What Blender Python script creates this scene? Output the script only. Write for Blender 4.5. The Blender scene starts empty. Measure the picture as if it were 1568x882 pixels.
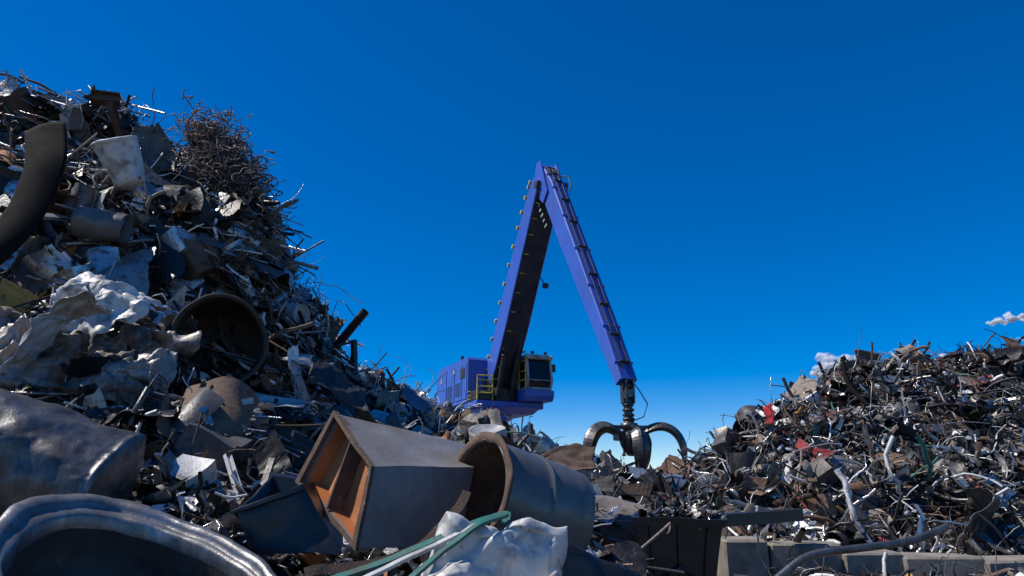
import bpy, math, random
import numpy as np
from mathutils import Vector, Matrix, noise as mn
rng = np.random.default_rng(7); random.seed(7)
TH = math.radians(16); H = 1.7; F = 1045.0
ST, CT = math.sin(TH), math.cos(TH)
def P(px, py, D):
    """site survey: bearing/elevation reading + ground distance -> world metres"""
    u = (px-784)/F; v = (441-py)/F
    y = CT - v*ST
    return np.array([u*D/y, D, H + (ST+v*CT)*D/y])
def A(*a): return np.array(a, float)
def unit(v):
    v = np.asarray(v, float); return v/(np.linalg.norm(v)+1e-9)

# ------------------------------------------------------------------ materials
def newmat(name):
    m = bpy.data.materials.new(name); m.use_nodes = True
    nt = m.node_tree; nt.nodes.clear()
    o = nt.nodes.new('ShaderNodeOutputMaterial'); b = nt.nodes.new('ShaderNodeBsdfPrincipled')
    nt.links.new(b.outputs[0], o.inputs[0]); return m, nt, b
def N(nt, t, **k):
    n = nt.nodes.new(t)
    for a, v in k.items(): setattr(n, a, v)
    return n
def noise_ramp(nt, scale, p0, p1, detail=6, rough=.6, coord='Object', dist=0.0, stretch=None):
    tc = N(nt, 'ShaderNodeTexCoord'); no = N(nt, 'ShaderNodeTexNoise')
    no.inputs['Scale'].default_value = scale; no.inputs['Detail'].default_value = detail
    no.inputs['Roughness'].default_value = rough; no.inputs['Distortion'].default_value = dist
    if stretch:
        mp = N(nt, 'ShaderNodeMapping'); mp.inputs['Scale'].default_value = stretch
        nt.links.new(tc.outputs[coord], mp.inputs[0]); nt.links.new(mp.outputs[0], no.inputs['Vector'])
    else: nt.links.new(tc.outputs[coord], no.inputs['Vector'])
    r = N(nt, 'ShaderNodeMapRange'); r.inputs[1].default_value = p0; r.inputs[2].default_value = p1
    nt.links.new(no.outputs['Fac'], r.inputs[0]); return r.outputs[0], no.outputs['Fac']
def mixc(nt, fac, a, b, blend='MIX'):
    m = N(nt, 'ShaderNodeMix', data_type='RGBA', blend_type=blend)
    for s, v in ((m.inputs[0], fac), (m.inputs[6], a), (m.inputs[7], b)):
        if hasattr(v, 'is_linked'): nt.links.new(v, s)
        elif isinstance(v, (int, float)): s.default_value = v
        else: s.default_value = (*v, 1)
    return m.outputs[2]
def mixf(nt, fac, a, b):
    m = N(nt, 'ShaderNodeMix', data_type='FLOAT')
    for s, v in ((m.inputs[0], fac), (m.inputs[2], a), (m.inputs[3], b)):
        if hasattr(v, 'is_linked'): nt.links.new(v, s)
        else: s.default_value = v
    return m.outputs[0]
def bump(nt, b, h, strength=.3, dist=.02):
    bp = N(nt, 'ShaderNodeBump'); bp.inputs['Strength'].default_value = strength
    bp.inputs['Distance'].default_value = dist
    nt.links.new(h, bp.inputs['Height']); nt.links.new(bp.outputs[0], b.inputs['Normal'])

def weathered(name, base, second, metal=0.2, rough=.5, rust=(.12, .05, .025), rust_lo=.56, rust_hi=.66,
              scale=3., bs=.35, dirt=(.07, .06, .05), dlo=.45, dhi=.75, streak=0., spec=.5):
    m, nt, b = newmat(name); b.inputs['Specular IOR Level'].default_value = spec
    f1, n1 = noise_ramp(nt, scale, .35, .65)
    f2, n2 = noise_ramp(nt, scale*2.3, rust_lo, rust_hi, detail=10, rough=.7, dist=.4)
    f3, n3 = noise_ramp(nt, scale*.9, dlo, dhi, detail=8, rough=.65)
    c = mixc(nt, f1, base, second); c = mixc(nt, f3, c, dirt)
    if streak:
        f4, _ = noise_ramp(nt, scale*2, .48, .75, detail=6, rough=.7, stretch=(2.5,2.5,.25))
        mu = N(nt, 'ShaderNodeMath', operation='MULTIPLY'); mu.inputs[1].default_value = streak; nt.links.new(f4, mu.inputs[0])
        c = mixc(nt, mu.outputs[0], c, dirt)
    c = mixc(nt, f2, c, rust)
    nt.links.new(c, b.inputs['Base Color'])
    nt.links.new(mixf(nt, f2, metal, 0.0), b.inputs['Metallic'])
    r = mixf(nt, f3, rough, min(1, rough+.3)); nt.links.new(r, b.inputs['Roughness'])
    _, nb = noise_ramp(nt, scale*9, 0, 1, detail=8, rough=.7)
    bump(nt, b, nb, bs, .01); return m

def scrapmat():
    m, nt, b = newmat('mixed_scrap')
    a = N(nt, 'ShaderNodeAttribute', attribute_name='Col'); q = N(nt, 'ShaderNodeAttribute', attribute_name='mr')
    s = N(nt, 'ShaderNodeSeparateColor'); nt.links.new(q.outputs['Color'], s.inputs[0])
    f1, n1 = noise_ramp(nt, 6., .52, .68, detail=8, rough=.7)
    f2, n2 = noise_ramp(nt, 13., .49, .6, detail=8, rough=.7, dist=.5)
    c = mixc(nt, f1, a.outputs['Color'], (.030, .026, .023))
    mm = N(nt, 'ShaderNodeMath', operation='MULTIPLY'); nt.links.new(f2, mm.inputs[0]); nt.links.new(s.outputs[2], mm.inputs[1])
    c = mixc(nt, mm.outputs[0], c, (.10, .054, .034))
    nt.links.new(c, b.inputs['Base Color']); nt.links.new(s.outputs[0], b.inputs['Metallic'])
    nt.links.new(mixf(nt, f1, s.outputs[1], .75), b.inputs['Roughness'])
    bump(nt, b, n2, .5, .02); return m
SCRAP = scrapmat()
GALV = weathered('galvanised_steel', (.33, .325, .32), (.20, .197, .192), .6, .30, rust_lo=.66, rust_hi=.76, scale=4, dlo=.48, dhi=.8, dirt=(.07,.063,.057), streak=.6)
TANKM = weathered('dull_tank_steel', (.22, .22, .22), (.12, .12, .12), .65, .30, rust_lo=.64, rust_hi=.76, scale=3, dlo=.42, dhi=.75, dirt=(.045,.04,.037), streak=.8, bs=.5)
PANIN = weathered('basin_inside', (.08, .07, .06), (.04, .034, .03), .2, .6, rust=(.14,.08,.045), rust_lo=.56, rust_hi=.68, scale=3, bs=.5, dirt=(.025,.021,.019))  # rusty brown, base colour darkened to stand for shadow inside the bowl
GREYP = weathered('grey_paint', (.24, .228, .218), (.17, .16, .152), .05, .45, rust_lo=.62, rust_hi=.7, scale=2.2, dirt=(.14, .115, .092), streak=.4)
DUCTP = weathered('duct_paint', (.150, .152, .15), (.105, .107, .105), .2, .34, rust_lo=.64, rust_hi=.72, scale=2, dirt=(.09, .075, .063), bs=.15, streak=.5)
ORANGE = weathered('orange_primer', (.50, .17, .045), (.38, .115, .03), 0, .6, rust_lo=.64, rust_hi=.85, scale=2.5, dirt=(.22, .10, .042), dlo=.5, dhi=.85)
RUST = weathered('rusty_steel', (.15, .085, .052), (.085, .05, .034), .1, .8, rust=(.32, .26, .22), rust_lo=.6, rust_hi=.7, scale=6, bs=.8)
BLACK = weathered('black_steel', (.014, .014, .015), (.022, .021, .021), .05, .34, rust_lo=.66, rust_hi=.75, scale=3, dirt=(.04, .036, .033), dlo=.55, dhi=.95, bs=.15)
TEAL = weathered('teal_paint', (.02, .13, .105), (.03, .17, .14), .1, .5, rust_lo=.6, rust_hi=.7, scale=5)
WHITE = weathered('dirty_white_paint', (.62, .61, .58), (.46, .45, .43), .05, .42, rust_lo=.6, rust_hi=.7, scale=4, dirt=(.15, .13, .11), dlo=.5, dhi=.7)
BROWNSH = weathered('stained_sheet', (.42, .385, .35), (.20, .16, .13), .15, .38, rust_lo=.54, rust_hi=.7, scale=2.5, dirt=(.05, .042, .036), dlo=.44, dhi=.64, streak=.7)
BLUE = weathered('blue_machine_paint', (.058, .125, .52), (.05, .108, .45), .0, .34, rust_lo=.72, rust_hi=.8, scale=.8, bs=.05, dirt=(.05, .075, .20), dlo=.48, dhi=.95, streak=.5)
DARKM = weathered('dark_machine_steel', (.022, .022, .024), (.04, .04, .042), .3, .5, rust_lo=.7, rust_hi=.8, scale=2, bs=.2)
BOOMU = weathered('shaded_grimy_underside', (.009, .013, .036), (.015, .02, .04), .0, .6, rust_lo=.7, rust_hi=.8, scale=1.5, bs=.2)  # shade under the boom painted in as near-black blue, plus some grime
GRAPM = weathered('worn_grapple_steel', (.15, .147, .145), (.06, .058, .057), .65, .30, rust_lo=.62, rust_hi=.72, scale=3, bs=.3)
YEL = weathered('yellow_paint', (.75, .58, .08), (.6, .48, .07), 0, .5, rust_lo=.7, rust_hi=.8, scale=3, bs=.1)
LGREY = weathered('light_grey_paint', (.50, .495, .48), (.40, .395, .38), 0, .42, rust_lo=.7, rust_hi=.8, scale=2, bs=.05, streak=.3)
CONC = weathered('concrete', (.30, .265, .22), (.22, .195, .165), 0, .9, rust=(.16, .13, .10), rust_lo=.5, rust_hi=.7, scale=3, bs=.9, dirt=(.12, .10, .08))
RUBBER = weathered('rubber', (.006, .006, .006), (.009, .008, .008), 0, .9, rust_lo=.8, rust_hi=.9, scale=3, dirt=(.012,.011,.010), spec=.12)
GROUND = weathered('dirt', (.13, .10, .075), (.09, .07, .055), 0, .95, scale=.5, rust=(.07, .055, .045), bs=1.)
def glassmat():
    m, nt, b = newmat('cab_glass'); b.inputs['Base Color'].default_value = (.012, .014, .018, 1)
    b.inputs['Roughness'].default_value = .06; b.inputs['Specular IOR Level'].default_value = .4; return m
GLASS = glassmat()

# ------------------------------------------------------------------ mesh soup
class Soup:
    def __init__(s): s.v=[]; s.f=[]; s.c=[]; s.m=[]; s.sm=[]; s.mi=[]; s.n=0
    def grid(s, V, wrap=False, col=(.2,.2,.2), mr=(.5,.5,.3), smooth=True, mi=0):
        V = np.asarray(V, float); m, n = V.shape[:2]
        i = np.arange(m*n).reshape(m, n)
        if wrap: j = np.roll(i, -1, 1); a, b, c, d = i[:-1], j[:-1], j[1:], i[1:]
        else: a, b, c, d = i[:-1,:-1], i[:-1,1:], i[1:,1:], i[1:,:-1]
        q = np.stack([a.ravel(), b.ravel(), c.ravel(), d.ravel()], 1) + s.n
        s.v.append(V.reshape(-1,3)); s.f.append(q); k = m*n
        s.c.append(np.tile(A(*col), (k,1))); s.m.append(np.tile(A(*mr), (k,1)))
        s.sm.append(np.full(len(q), smooth)); s.mi.append(np.full(len(q), mi)); s.n += k
    def sweep(s, path, prof, closed=True, scale=None, up=(0,0,1), cap=False, **k):
        path = np.asarray(path, float); prof = np.asarray(prof, float); n = len(path)
        t = np.empty_like(path); t[1:-1] = path[2:]-path[:-2]; t[0] = path[1]-path[0]; t[-1] = path[-1]-path[-2]
        t /= (np.sqrt((t*t).sum(1))[:,None]+1e-9)
        u0, u1, u2 = up
        x = np.stack([t[:,1]*u2-t[:,2]*u1, t[:,2]*u0-t[:,0]*u2, t[:,0]*u1-t[:,1]*u0], 1); l = np.sqrt((x*x).sum(1))[:,None]
        x = np.where(l < .05, A(1,0,0), x/(l+1e-9))
        y = np.stack([x[:,1]*t[:,2]-x[:,2]*t[:,1], x[:,2]*t[:,0]-x[:,0]*t[:,2], x[:,0]*t[:,1]-x[:,1]*t[:,0]], 1)
        V = path[:,None] + x[:,None]*prof[None,:,0:1] + y[:,None]*prof[None,:,1:2]
        if cap:
            V = np.concatenate([np.repeat(path[:1,None], len(prof), 1), V[:1], V, V[-1:], np.repeat(path[-1:,None], len(prof), 1)])
        s.grid(V, wrap=closed, **k)
    def tube(s, path, r, sides=8, **k):
        a = np.arange(sides)*2*math.pi/sides
        s.sweep(path, np.stack([np.cos(a), np.sin(a)], 1)*r, True, **k)
    def box(s, p0, ex, ey, ez, bev=.0, **k):
        p0 = A(*p0); ex, ey, ez = A(*ex), A(*ey), A(*ez)
        lx, ly = np.linalg.norm(ex), np.linalg.norm(ey); lz = np.linalg.norm(ez)
        b = bev or min(lx, ly, lz)*.12
        fx, fy, fz = 1-b/lx, 1-b/ly, 1-b/lz
        ring = [(1,fy),(fx,1),(-fx,1),(-1,fy),(-1,-fy),(-fx,-1),(fx,-1),(1,-fy)]
        rows = []
        for z, sh in ((-1,0),(-1,1),(-fz,2),(fz,2),(1,1),(1,0)):
            row = []
            for (a, c) in ring:
                if sh == 0: row.append(p0+ez*z)
                else:
                    aa, cc = (a, c) if sh == 2 else (a*fx, c*fy)
                    row.append(p0+ex*aa+ey*cc+ez*z)
            rows.append(row)
        s.grid(np.array(rows), wrap=True, smooth=False, **k)
    def lathe(s, prof, c, ax, n=24, **k):
        ax = unit(ax); x = unit(np.cross(ax, (0.31,0.2,0.93))); y = np.cross(ax, x)
        t = np.arange(n)*2*math.pi/n; pr = np.asarray(prof, float)
        V = A(*c)+ax*pr[:,None,1:2] + (x*np.cos(t)[:,None]+y*np.sin(t)[:,None])[None]*pr[:,None,0:1]
        s.grid(V, wrap=True, **k); return V
    def make(s, name, mats, parent=None):
        v = np.concatenate(s.v); f = np.concatenate(s.f)
        me = bpy.data.meshes.new(name); me.vertices.add(len(v)); me.vertices.foreach_set('co', v.ravel())
        me.loops.add(len(f)*4); me.loops.foreach_set('vertex_index', f.ravel().astype(np.int32))
        me.polygons.add(len(f)); me.polygons.foreach_set('loop_start', np.arange(0, len(f)*4, 4, dtype=np.int32))
        me.update(calc_edges=True)
        me.polygons.foreach_set('use_smooth', np.concatenate(s.sm))
        for m in (mats if isinstance(mats, list) else [mats]): me.materials.append(m)
        me.polygons.foreach_set('material_index', np.concatenate(s.mi).astype(np.int32))
        for nm, arr in (('Col', s.c), ('mr', s.m)):
            at = me.attributes.new(nm, 'FLOAT_COLOR', 'POINT'); a = np.concatenate(arr)
            at.data.foreach_set('color', np.concatenate([a, np.ones((len(a),1))], 1).ravel())
        me.update()
        o = bpy.data.objects.new(name, me); bpy.context.collection.objects.link(o)
        if parent: o.parent = parent
        return o

# ------------------------------------------------------------------ scrap pieces (colour, metal, rough, rust, weight)
PAL_L = [((.78,.77,.75),.05,.38,.15,15),((.58,.575,.565),.75,.26,.2,20),((.34,.335,.33),.65,.32,.3,15),((.11,.107,.104),.3,.42,.4,17),
         ((.17,.105,.068),.05,.8,.6,8),((.09,.06,.042),.05,.85,.5,9),((.33,.275,.23),.05,.7,.6,7),((.012,.012,.012),.05,.40,.12,30),
         ((.06,.12,.22),.1,.5,.4,2.2),((.38,.15,.05),.0,.7,.3,1.4),((.05,.14,.14),.1,.5,.3,1.4),((.50,.28,.05),0,.6,.3,.9)]
PAL_R = [((.76,.75,.73),.05,.38,.2,11),((.54,.535,.525),.75,.26,.25,16),((.30,.295,.285),.65,.32,.3,15),((.09,.087,.084),.3,.42,.45,20),
         ((.18,.105,.068),.05,.8,.6,7),((.09,.058,.042),.05,.85,.5,9),((.30,.245,.20),.05,.7,.6,6),((.011,.011,.011),.05,.40,.12,38),
         ((.05,.11,.20),.1,.5,.4,2),((.50,.05,.045),.0,.6,.2,1.3),((.04,.17,.14),.1,.5,.3,1.6),((.48,.27,.05),0,.6,.3,1.)]
CW_ = {}
def pick(pal, big=False):
    key = (id(pal), big)
    if key not in CW_:
        w = np.array([p[4] for p in pal], float)
        if big: w[0] *= .4; w[8:] *= .5
        CW_[key] = np.cumsum(w/w.sum())
    p = pal[min(int(np.searchsorted(CW_[key], rng.random())), len(pal)-1)]
    g = rng.uniform(.65, 1.12); return dict(col=tuple(min(c*g,.82) for c in p[0]), mr=(p[1], min(max(p[2]+rng.uniform(-.1,.1),.16),1), p[3]))
def walk(n, L, curl, flat=.35):
    d = unit(rng.normal(size=3)*(1,1,flat)); w = rng.normal(size=3)*curl*(flat,flat,1)/n; pts = [np.zeros(3)]; R = rng.normal(size=(n,3))*curl*.10; st = L/(n-1)
    for i in range(n-1):
        d = d+(w[1]*d[2]-w[2]*d[1], w[2]*d[0]-w[0]*d[2], w[0]*d[1]-w[1]*d[0])+R[i]; d = d/math.sqrt(d[0]*d[0]+d[1]*d[1]+d[2]*d[2]); pts.append(pts[-1]+d*st)
    p = np.array(pts); return p-p.mean(0)
def frame(nrm, tilt=.35):
    z = unit(nrm+rng.normal(size=3)*tilt); a = unit(np.cross(z, rng.normal(size=3))); b = np.cross(z, a)
    return np.stack([a, b, z])
CIRC = {k: np.stack([np.cos(np.arange(k)*2*math.pi/k), np.sin(np.arange(k)*2*math.pi/k)], 1) for k in (4,5,6,8,10,16)}
def crump(a, b, n=7, amp=.25, folds=3, curl=1.0):
    u, v = np.meshgrid(np.linspace(-1,1,n), np.linspace(-1,1,n), indexing='ij')
    u = u+rng.normal(size=u.shape)*.07*7/n; v = v+rng.normal(size=u.shape)*.07*7/n
    z = np.zeros_like(u)
    for _ in range(folds):
        t = rng.uniform(0, math.pi); o = rng.uniform(-.7,.7); z += rng.uniform(-1,1)*amp*np.abs(u*math.cos(t)+v*math.sin(t)-o)
    c = curl*rng.uniform(-1,1)
    R = 1/(c if abs(c) > .05 else .05); x = R*np.sin(u/R) ; z2 = R*(1-np.cos(u/R))
    s = min(a, b)
    v = v*(1+.35*np.sin(u*rng.uniform(1,3)+rng.uniform(0,6)))
    return np.stack([x*a, v*b, (z+z2*.6)*s+rng.normal(size=u.shape)*.03*s*7/n], -1)
def add_piece(S, kind, pos, nrm, sz, pal):
    k = pick(pal, kind in ('bigsheet','appliance','curved')); M = frame(nrm, .22 if kind in ('rod','angle','pipe','wire','longrod') else .45)
    if kind == 'rod':
        L = sz*rng.uniform(.5,1.9); p = walk(7, L, rng.choice([.15,.6,1.8]), .15)@M+pos
        r = rng.uniform(.007,.022)*sz**.5; S.sweep(p, CIRC[5]*r, True, **k)
    elif kind == 'longrod':
        L = rng.uniform(1.2,3.0)*sz; d = unit(A(1,rng.normal()*.25,-.25+rng.normal()*.35)); d = unit(d-nrm*np.dot(d,nrm)*.8); s_ = np.linspace(-.5,.5,10)
        bend = unit(rng.normal(size=3)); p = pos+nrm*.08+d*s_[:,None]*L+bend*((s_**2*rng.uniform(-1,1)+.04*np.sin(s_*rng.uniform(5,14)+rng.uniform(0,6)))*L*.45)[:,None]
        S.sweep(p, CIRC[6]*rng.uniform(.012,.034)*sz, True, **k)
    elif kind == 'wire':
        L = sz*rng.uniform(1.0,2.8); p = walk(16, L, rng.uniform(2,6))@M+pos; S.sweep(p, CIRC[4]*rng.uniform(.005,.013), True, **k)
    elif kind == 'bar':
        L = sz*rng.uniform(.7,1.9); p = walk(12, L, rng.uniform(1,4))@M+pos; S.sweep(p, CIRC[5]*rng.uniform(.012,.040)*sz, True, **k)
    elif kind == 'ribbon':
        L = sz*rng.uniform(.4,1.3); p = walk(12, L, rng.uniform(.8,5))@M+pos; w = rng.uniform(.015,.08)*sz**.5
        S.sweep(p, A((-w,0),(0,w*.35),(w,0)), False, up=tuple(rng.normal(size=3)), **k)
    elif kind == 'sheet':
        a, b = sz*rng.uniform(.12,.40), sz*rng.uniform(.07,.26); S.grid(crump(a, b, 8, .7, 5, 1.6)@M+pos, smooth=rng.random()<.5, **k)
    elif kind == 'bigsheet':
        a, b = sz*rng.uniform(.3,.7), sz*rng.uniform(.18,.42); S.grid(crump(a, b, 18, .26, 10, 1.5)@M+pos+nrm*.08, smooth=rng.random()<.7, **k)
    elif kind == 'curved':
        r = sz*rng.uniform(.25,.5); h = sz*rng.uniform(.5,1.1); ang = rng.uniform(1.2,3.4); t = np.linspace(-ang/2,ang/2,16); hh = np.linspace(-h/2,h/2,10)
        V = np.stack([np.sin(t)[:,None]*r+0*hh, 0*t[:,None]+hh, (np.cos(t)[:,None]-.6)*r+0*hh], -1)
        ph = V*6/sz+rng.uniform(0,6); V = V+.035*sz*np.stack([np.sin(ph[...,1]*1.3+ph[...,0]),np.sin(ph[...,0]),np.sin(ph[...,1]+ph[...,0]*1.7)],-1)
        S.grid(V@M+pos+nrm*.05, **k)
    elif kind == 'plate':
        a, b = sz*rng.uniform(.12,.5), sz*rng.uniform(.03,.15); S.grid(crump(a, b, 4, .35, 2, .6)@M+pos, smooth=False, **k)
    elif kind == 'angle':
        L = sz*rng.uniform(.5,1.7); w = rng.uniform(.015,.045)*sz**.5; p = walk(6, L, rng.choice([.1,.6,1.8]), .15)@M+pos
        pr = [A((-w,0),(0,0),(0,w)), A((-w,w),(-w,0),(w,0),(w,w)), A((-w,-w*.6),(w,-w*.6),(w,w*.6),(-w,w*.6))][rng.integers(3)]
        S.sweep(p, pr, len(pr)==4 and rng.random()<.5, up=tuple(rng.normal(size=3)), smooth=False, **k)
    elif kind == 'pipe':
        L = sz*rng.uniform(.3,1.2); r = rng.uniform(.03,.10)*sz**.5; p = walk(4, L, .15, .15)@M+pos
        a = CIRC[10]*r; S.sweep(p, a, True, **k); S.sweep(p, a*.86, True, **k)
    elif kind == 'block':
        h = sz*rng.uniform(.05,.16,3); S.box(pos, M[0]*h[0], M[1]*h[1], M[2]*h[2], **k)
    elif kind == 'appliance':
        h = sz*A(.34,.28,.5)*rng.uniform(.7,1.2,3); E = [M[i]*h[i] for i in range(3)]
        for ax in range(3):
            o1, o2 = (ax+1)%3, (ax+2)%3
            for sg in (-1,1):
                if rng.random() < .16: continue
                u, v = np.meshgrid(np.linspace(-1,1,9), np.linspace(-1,1,9), indexing='ij')
                V = pos+E[ax]*sg+u[...,None]*E[o1]+v[...,None]*E[o2]
                ph = V*5; V = V+.05*sz*np.stack([np.sin(ph[...,1]+ph[...,2]*1.3),np.sin(ph[...,0]*1.2+ph[...,2]),np.sin(ph[...,0]+ph[...,1]*1.4)],-1)
                S.grid(V, smooth=False, **k)
    elif kind == 'tyre':
        r = sz*.32; w = r*.3
        prof = [(r*.6,-w*.8),(r*.8,-w),(r*.97,-w*.8),(r,-w*.3),(r,w*.3),(r*.97,w*.8),(r*.8,w),(r*.6,w*.8),(r*.62,0),(r*.6,-w*.8)]
        S.lathe(prof, pos, M[2], 24, col=(.012,.012,.012), mr=(0,.85,.1))
        S.lathe([(r*.6,-w*.7),(r*.55,0),(r*.3,w*.1),(r*.1,w*.2),(0,w*.2)], pos, M[2], 24, col=(.25,.24,.23), mr=(.4,.45,.7))
    elif kind == 'can':
        r = sz*rng.uniform(.06,.16); h = r*rng.uniform(.5,2)
        S.lathe([(0,0),(r*.3,0),(r*.32,r*.1),(r*.9,r*.1),(r,0),(r,h*.5),(r*1.03,h*.5),(r*1.03,h*.55),(r,h*.55),(r,h),(r*.9,h),(r*.88,h*.4),(0,h*.4)], pos, M[0], 12, **k)

# ------------------------------------------------------------------ lofted heaps
def loft(net, nu=150, nv=110, sm=3, amp=.35, fs=.55, seed=0):
    net = np.array(net, float)
    def res(a, n):
        t = np.linspace(0, len(a)-1, n); i = np.minimum(t.astype(int), len(a)-2); w = (t-i).reshape(-1, *([1]*(a.ndim-1)))
        return a[i]*(1-w)+a[i+1]*w
    G = res(net, nu); G = np.swapaxes(res(np.swapaxes(G,0,1), nv),0,1)
    for _ in range(sm):
        Q = G.copy(); Q[1:-1] = (G[:-2]+G[2:]+2*G[1:-1])/4; G = Q.copy(); Q[:,1:-1] = (G[:,:-2]+G[:,2:]+2*G[:,1:-1])/4; G = Q
    du = np.gradient(G, axis=0); dv = np.gradient(G, axis=1); n = np.cross(du, dv); n /= np.linalg.norm(n, axis=2, keepdims=True)+1e-9
    if n[:, nv//2, 1].mean() > 0: n = -n
    for i in range(nu):
        for j in range(nv):
            p = Vector(G[i,j])*fs+Vector((seed,0,0)); h = mn.fractal(p, .8, 2.1, 5)
            G[i,j] += n[i,j]*(h*amp*min(1, (G[i,j][1]/9)**2))
    return G, n
# solid objects resting on the heap: (centre, radius) kept free of loose pieces
KEEP = [(P(250,900,4.5),1.15),(P(200,860,4.9),1.0),(P(-60,690,6.3),.75),(P(60,715,6.4),.75),(P(150,740,6.4),.65),
        (P(580,740,6.3),.62),(P(640,765,6.5),.62),(P(560,790,5.8),.55),(P(735,765,6.1),.62),(P(800,785,6.4),.62),(P(855,800,6.6),.5),
        (P(455,790,6),.5),(P(745,865,5.0),.45),(P(600,850,5.0),.4),(P(690,820,5.1),.4),(P(600,850,5.6),.5),(P(336,522,10.6),.75),(P(336,522,10.0),.6),(P(1040,850,9.0),.75),(P(900,850,5.6),.4),
        (P(60,520,9.3),.5),(P(170,520,9.3),.5),(P(60,270,11.1),.35),(P(198,245,11.8),.4)]
KC = np.array([k[0] for k in KEEP]); KR = np.array([k[1] for k in KEEP])
def scatter(S, G, n, spec, pal, vmin=.0, vmax=1., lift=.08, keep=True, umin=0, umax=1):
    d = G[1:,1:]-G[:-1,:-1]; e = G[1:,:-1]-G[:-1,1:]; ar = np.linalg.norm(np.cross(d, e), axis=2)/2
    D = G[:-1,:-1,1]; w = ar/np.maximum(D, 4)**1.2
    jv = np.linspace(0,1,G.shape[1]-1); iu = np.linspace(0,1,G.shape[0]-1)
    w = w*((jv>=vmin)&(jv<=vmax))[None]*((iu>=umin)&(iu<=umax))[:,None]
    w = (w/w.sum()).ravel()
    for kind, cnt, sz0, sz1 in spec:
        idx = rng.choice(len(w), size=cnt, p=w)
        for q in idx:
            i, j = divmod(int(q), G.shape[1]-1); a, b = rng.random(2)
            p = G[i,j]*(1-a)*(1-b)+G[i+1,j]*a*(1-b)+G[i,j+1]*(1-a)*b+G[i+1,j+1]*a*b
            nn = n[i,j]; sz = rng.uniform(sz0, sz1)*min(1., (p[1]/11)**1.0)
            if kind in ('appliance','tyre','bigsheet','curved') and (j/G.shape[1] > .6 or p[1] < 7.5): continue
            if kind == 'longrod' and p[1] < 8: continue
            p = p+nn*(rng.uniform(-.05,lift)*sz+abs(rng.normal())*.04*sz)
            if keep:
                dd = KC-p
                if ((dd*dd).sum(1) < (KR+sz*(.25 if kind not in('rod','angle','wire','bar') else .4))**2).any(): continue
            add_piece(S, kind, p, nn, sz, pal)
def ridge_tail(p): return [p+A(0,1.2,-.5), p+A(0,3.5,-2.5), A(p[0], p[1]+8, -.1)]
def col(*r):
    pts = [P(*q) for q in r]; return pts+ridge_tail(pts[-1])
netL = [
 col((-420,1010,4.6),(-420,860,6.2),(-420,720,8),(-420,560,10),(-420,320,11.5),(-420,60,13.5)),
 col((-30,1010,4.6),(-20,860,6.2),(-10,725,8),(0,570,10.3),(0,340,12),(0,130,13.5)),
 col((110,1010,4.7),(120,860,6.2),(130,725,8),(140,575,10.3),(150,350,12),(150,186,14)),
 col((230,1010,4.7),(240,865,6.3),(250,725,8.3),(270,590,10.8),(285,400,12.5),(290,238,14.5)),
 col((300,1010,4.8),(320,865,6.5),(340,730,8.6),(365,605,11.3),(375,430,12.8),(382,302,15)),
 col((350,1010,4.8),(370,865,6.5),(390,735,9),(405,618,11.7),(412,480,13.3),(410,380,15.3)),
 col((420,1010,4.9),(430,868,6.8),(440,742,9.5),(455,645,12.2),(455,540,14),(455,458,16)),
 col((500,1010,5),(500,870,7),(505,755,10),(515,672,12.8),(517,615,15),(518,568,17)),
 col((600,1010,5),(600,880,7),(600,765,10),(600,688,13),(600,646,16),(600,612,20)),
 col((700,1010,5),(700,890,7),(700,782,10),(700,710,13),(700,676,17),(700,653,24)),
 col((800,1010,5),(800,895,7),(800,800,10),(800,726,14),(800,698,18),(800,682,25)),
 col((880,1010,5),(885,900,7),(890,825,10),(895,768,14),(900,742,18),(900,730,25)),
 col((960,1010,5),(965,910,7),(970,860,10),(975,800,14),(980,775,18),(985,752,25)),
]
GL, nL = loft(netL, 170, 130, 3, .6, .5)
def core(name, G, parent):
    S = Soup(); S.grid(G, col=(.014,.012,.011), mr=(0,.9,.4)); return S.make(name, SCRAP, parent)  # near-black core colour paints the shade in gaps between pieces
def empty(name):
    o = bpy.data.objects.new(name, None); bpy.context.collection.objects.link(o); return o
heapL = empty('scrap_heap'); core('heap_core', GL, heapL)
S = Soup()
scatter(S, GL, nL, [('bigsheet',620,.6,1.5),('curved',260,.6,1.4),('appliance',110,.6,1.1),('tyre',40,.7,1.1),('sheet',4000,.45,1.3),('rod',2500,.6,1.5),('longrod',750,.7,1.2),('bar',1000,.6,1.3),('wire',1500,.5,1.3),('ribbon',2300,.5,1.3),('plate',1600,.5,1.3),
                    ('angle',1300,.6,1.5),('pipe',460,.6,1.5),('block',450,.5,1.2),('can',380,.6,1.3)], PAL_L, 0, .74)
scatter(S, GL, nL, [('sheet',2900,.2,.55),('ribbon',1600,.3,.6),('plate',1600,.22,.55),('bar',500,.3,.6)], PAL_L, 0, .74)
scatter(S, GL, nL, [('longrod',330,.6,1.0),('bar',200,.6,1.1)], PAL_L, .28, .58, umin=.28, umax=.6)
scatter(S, GL, nL, [('rod',100,.7,1.3),('wire',160,.7,1.3),('longrod',60,.5,.8)], PAL_L, .60, .68, umin=.2, umax=.85, lift=.4)
S.make('scrap_pieces', SCRAP, heapL)

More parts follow.
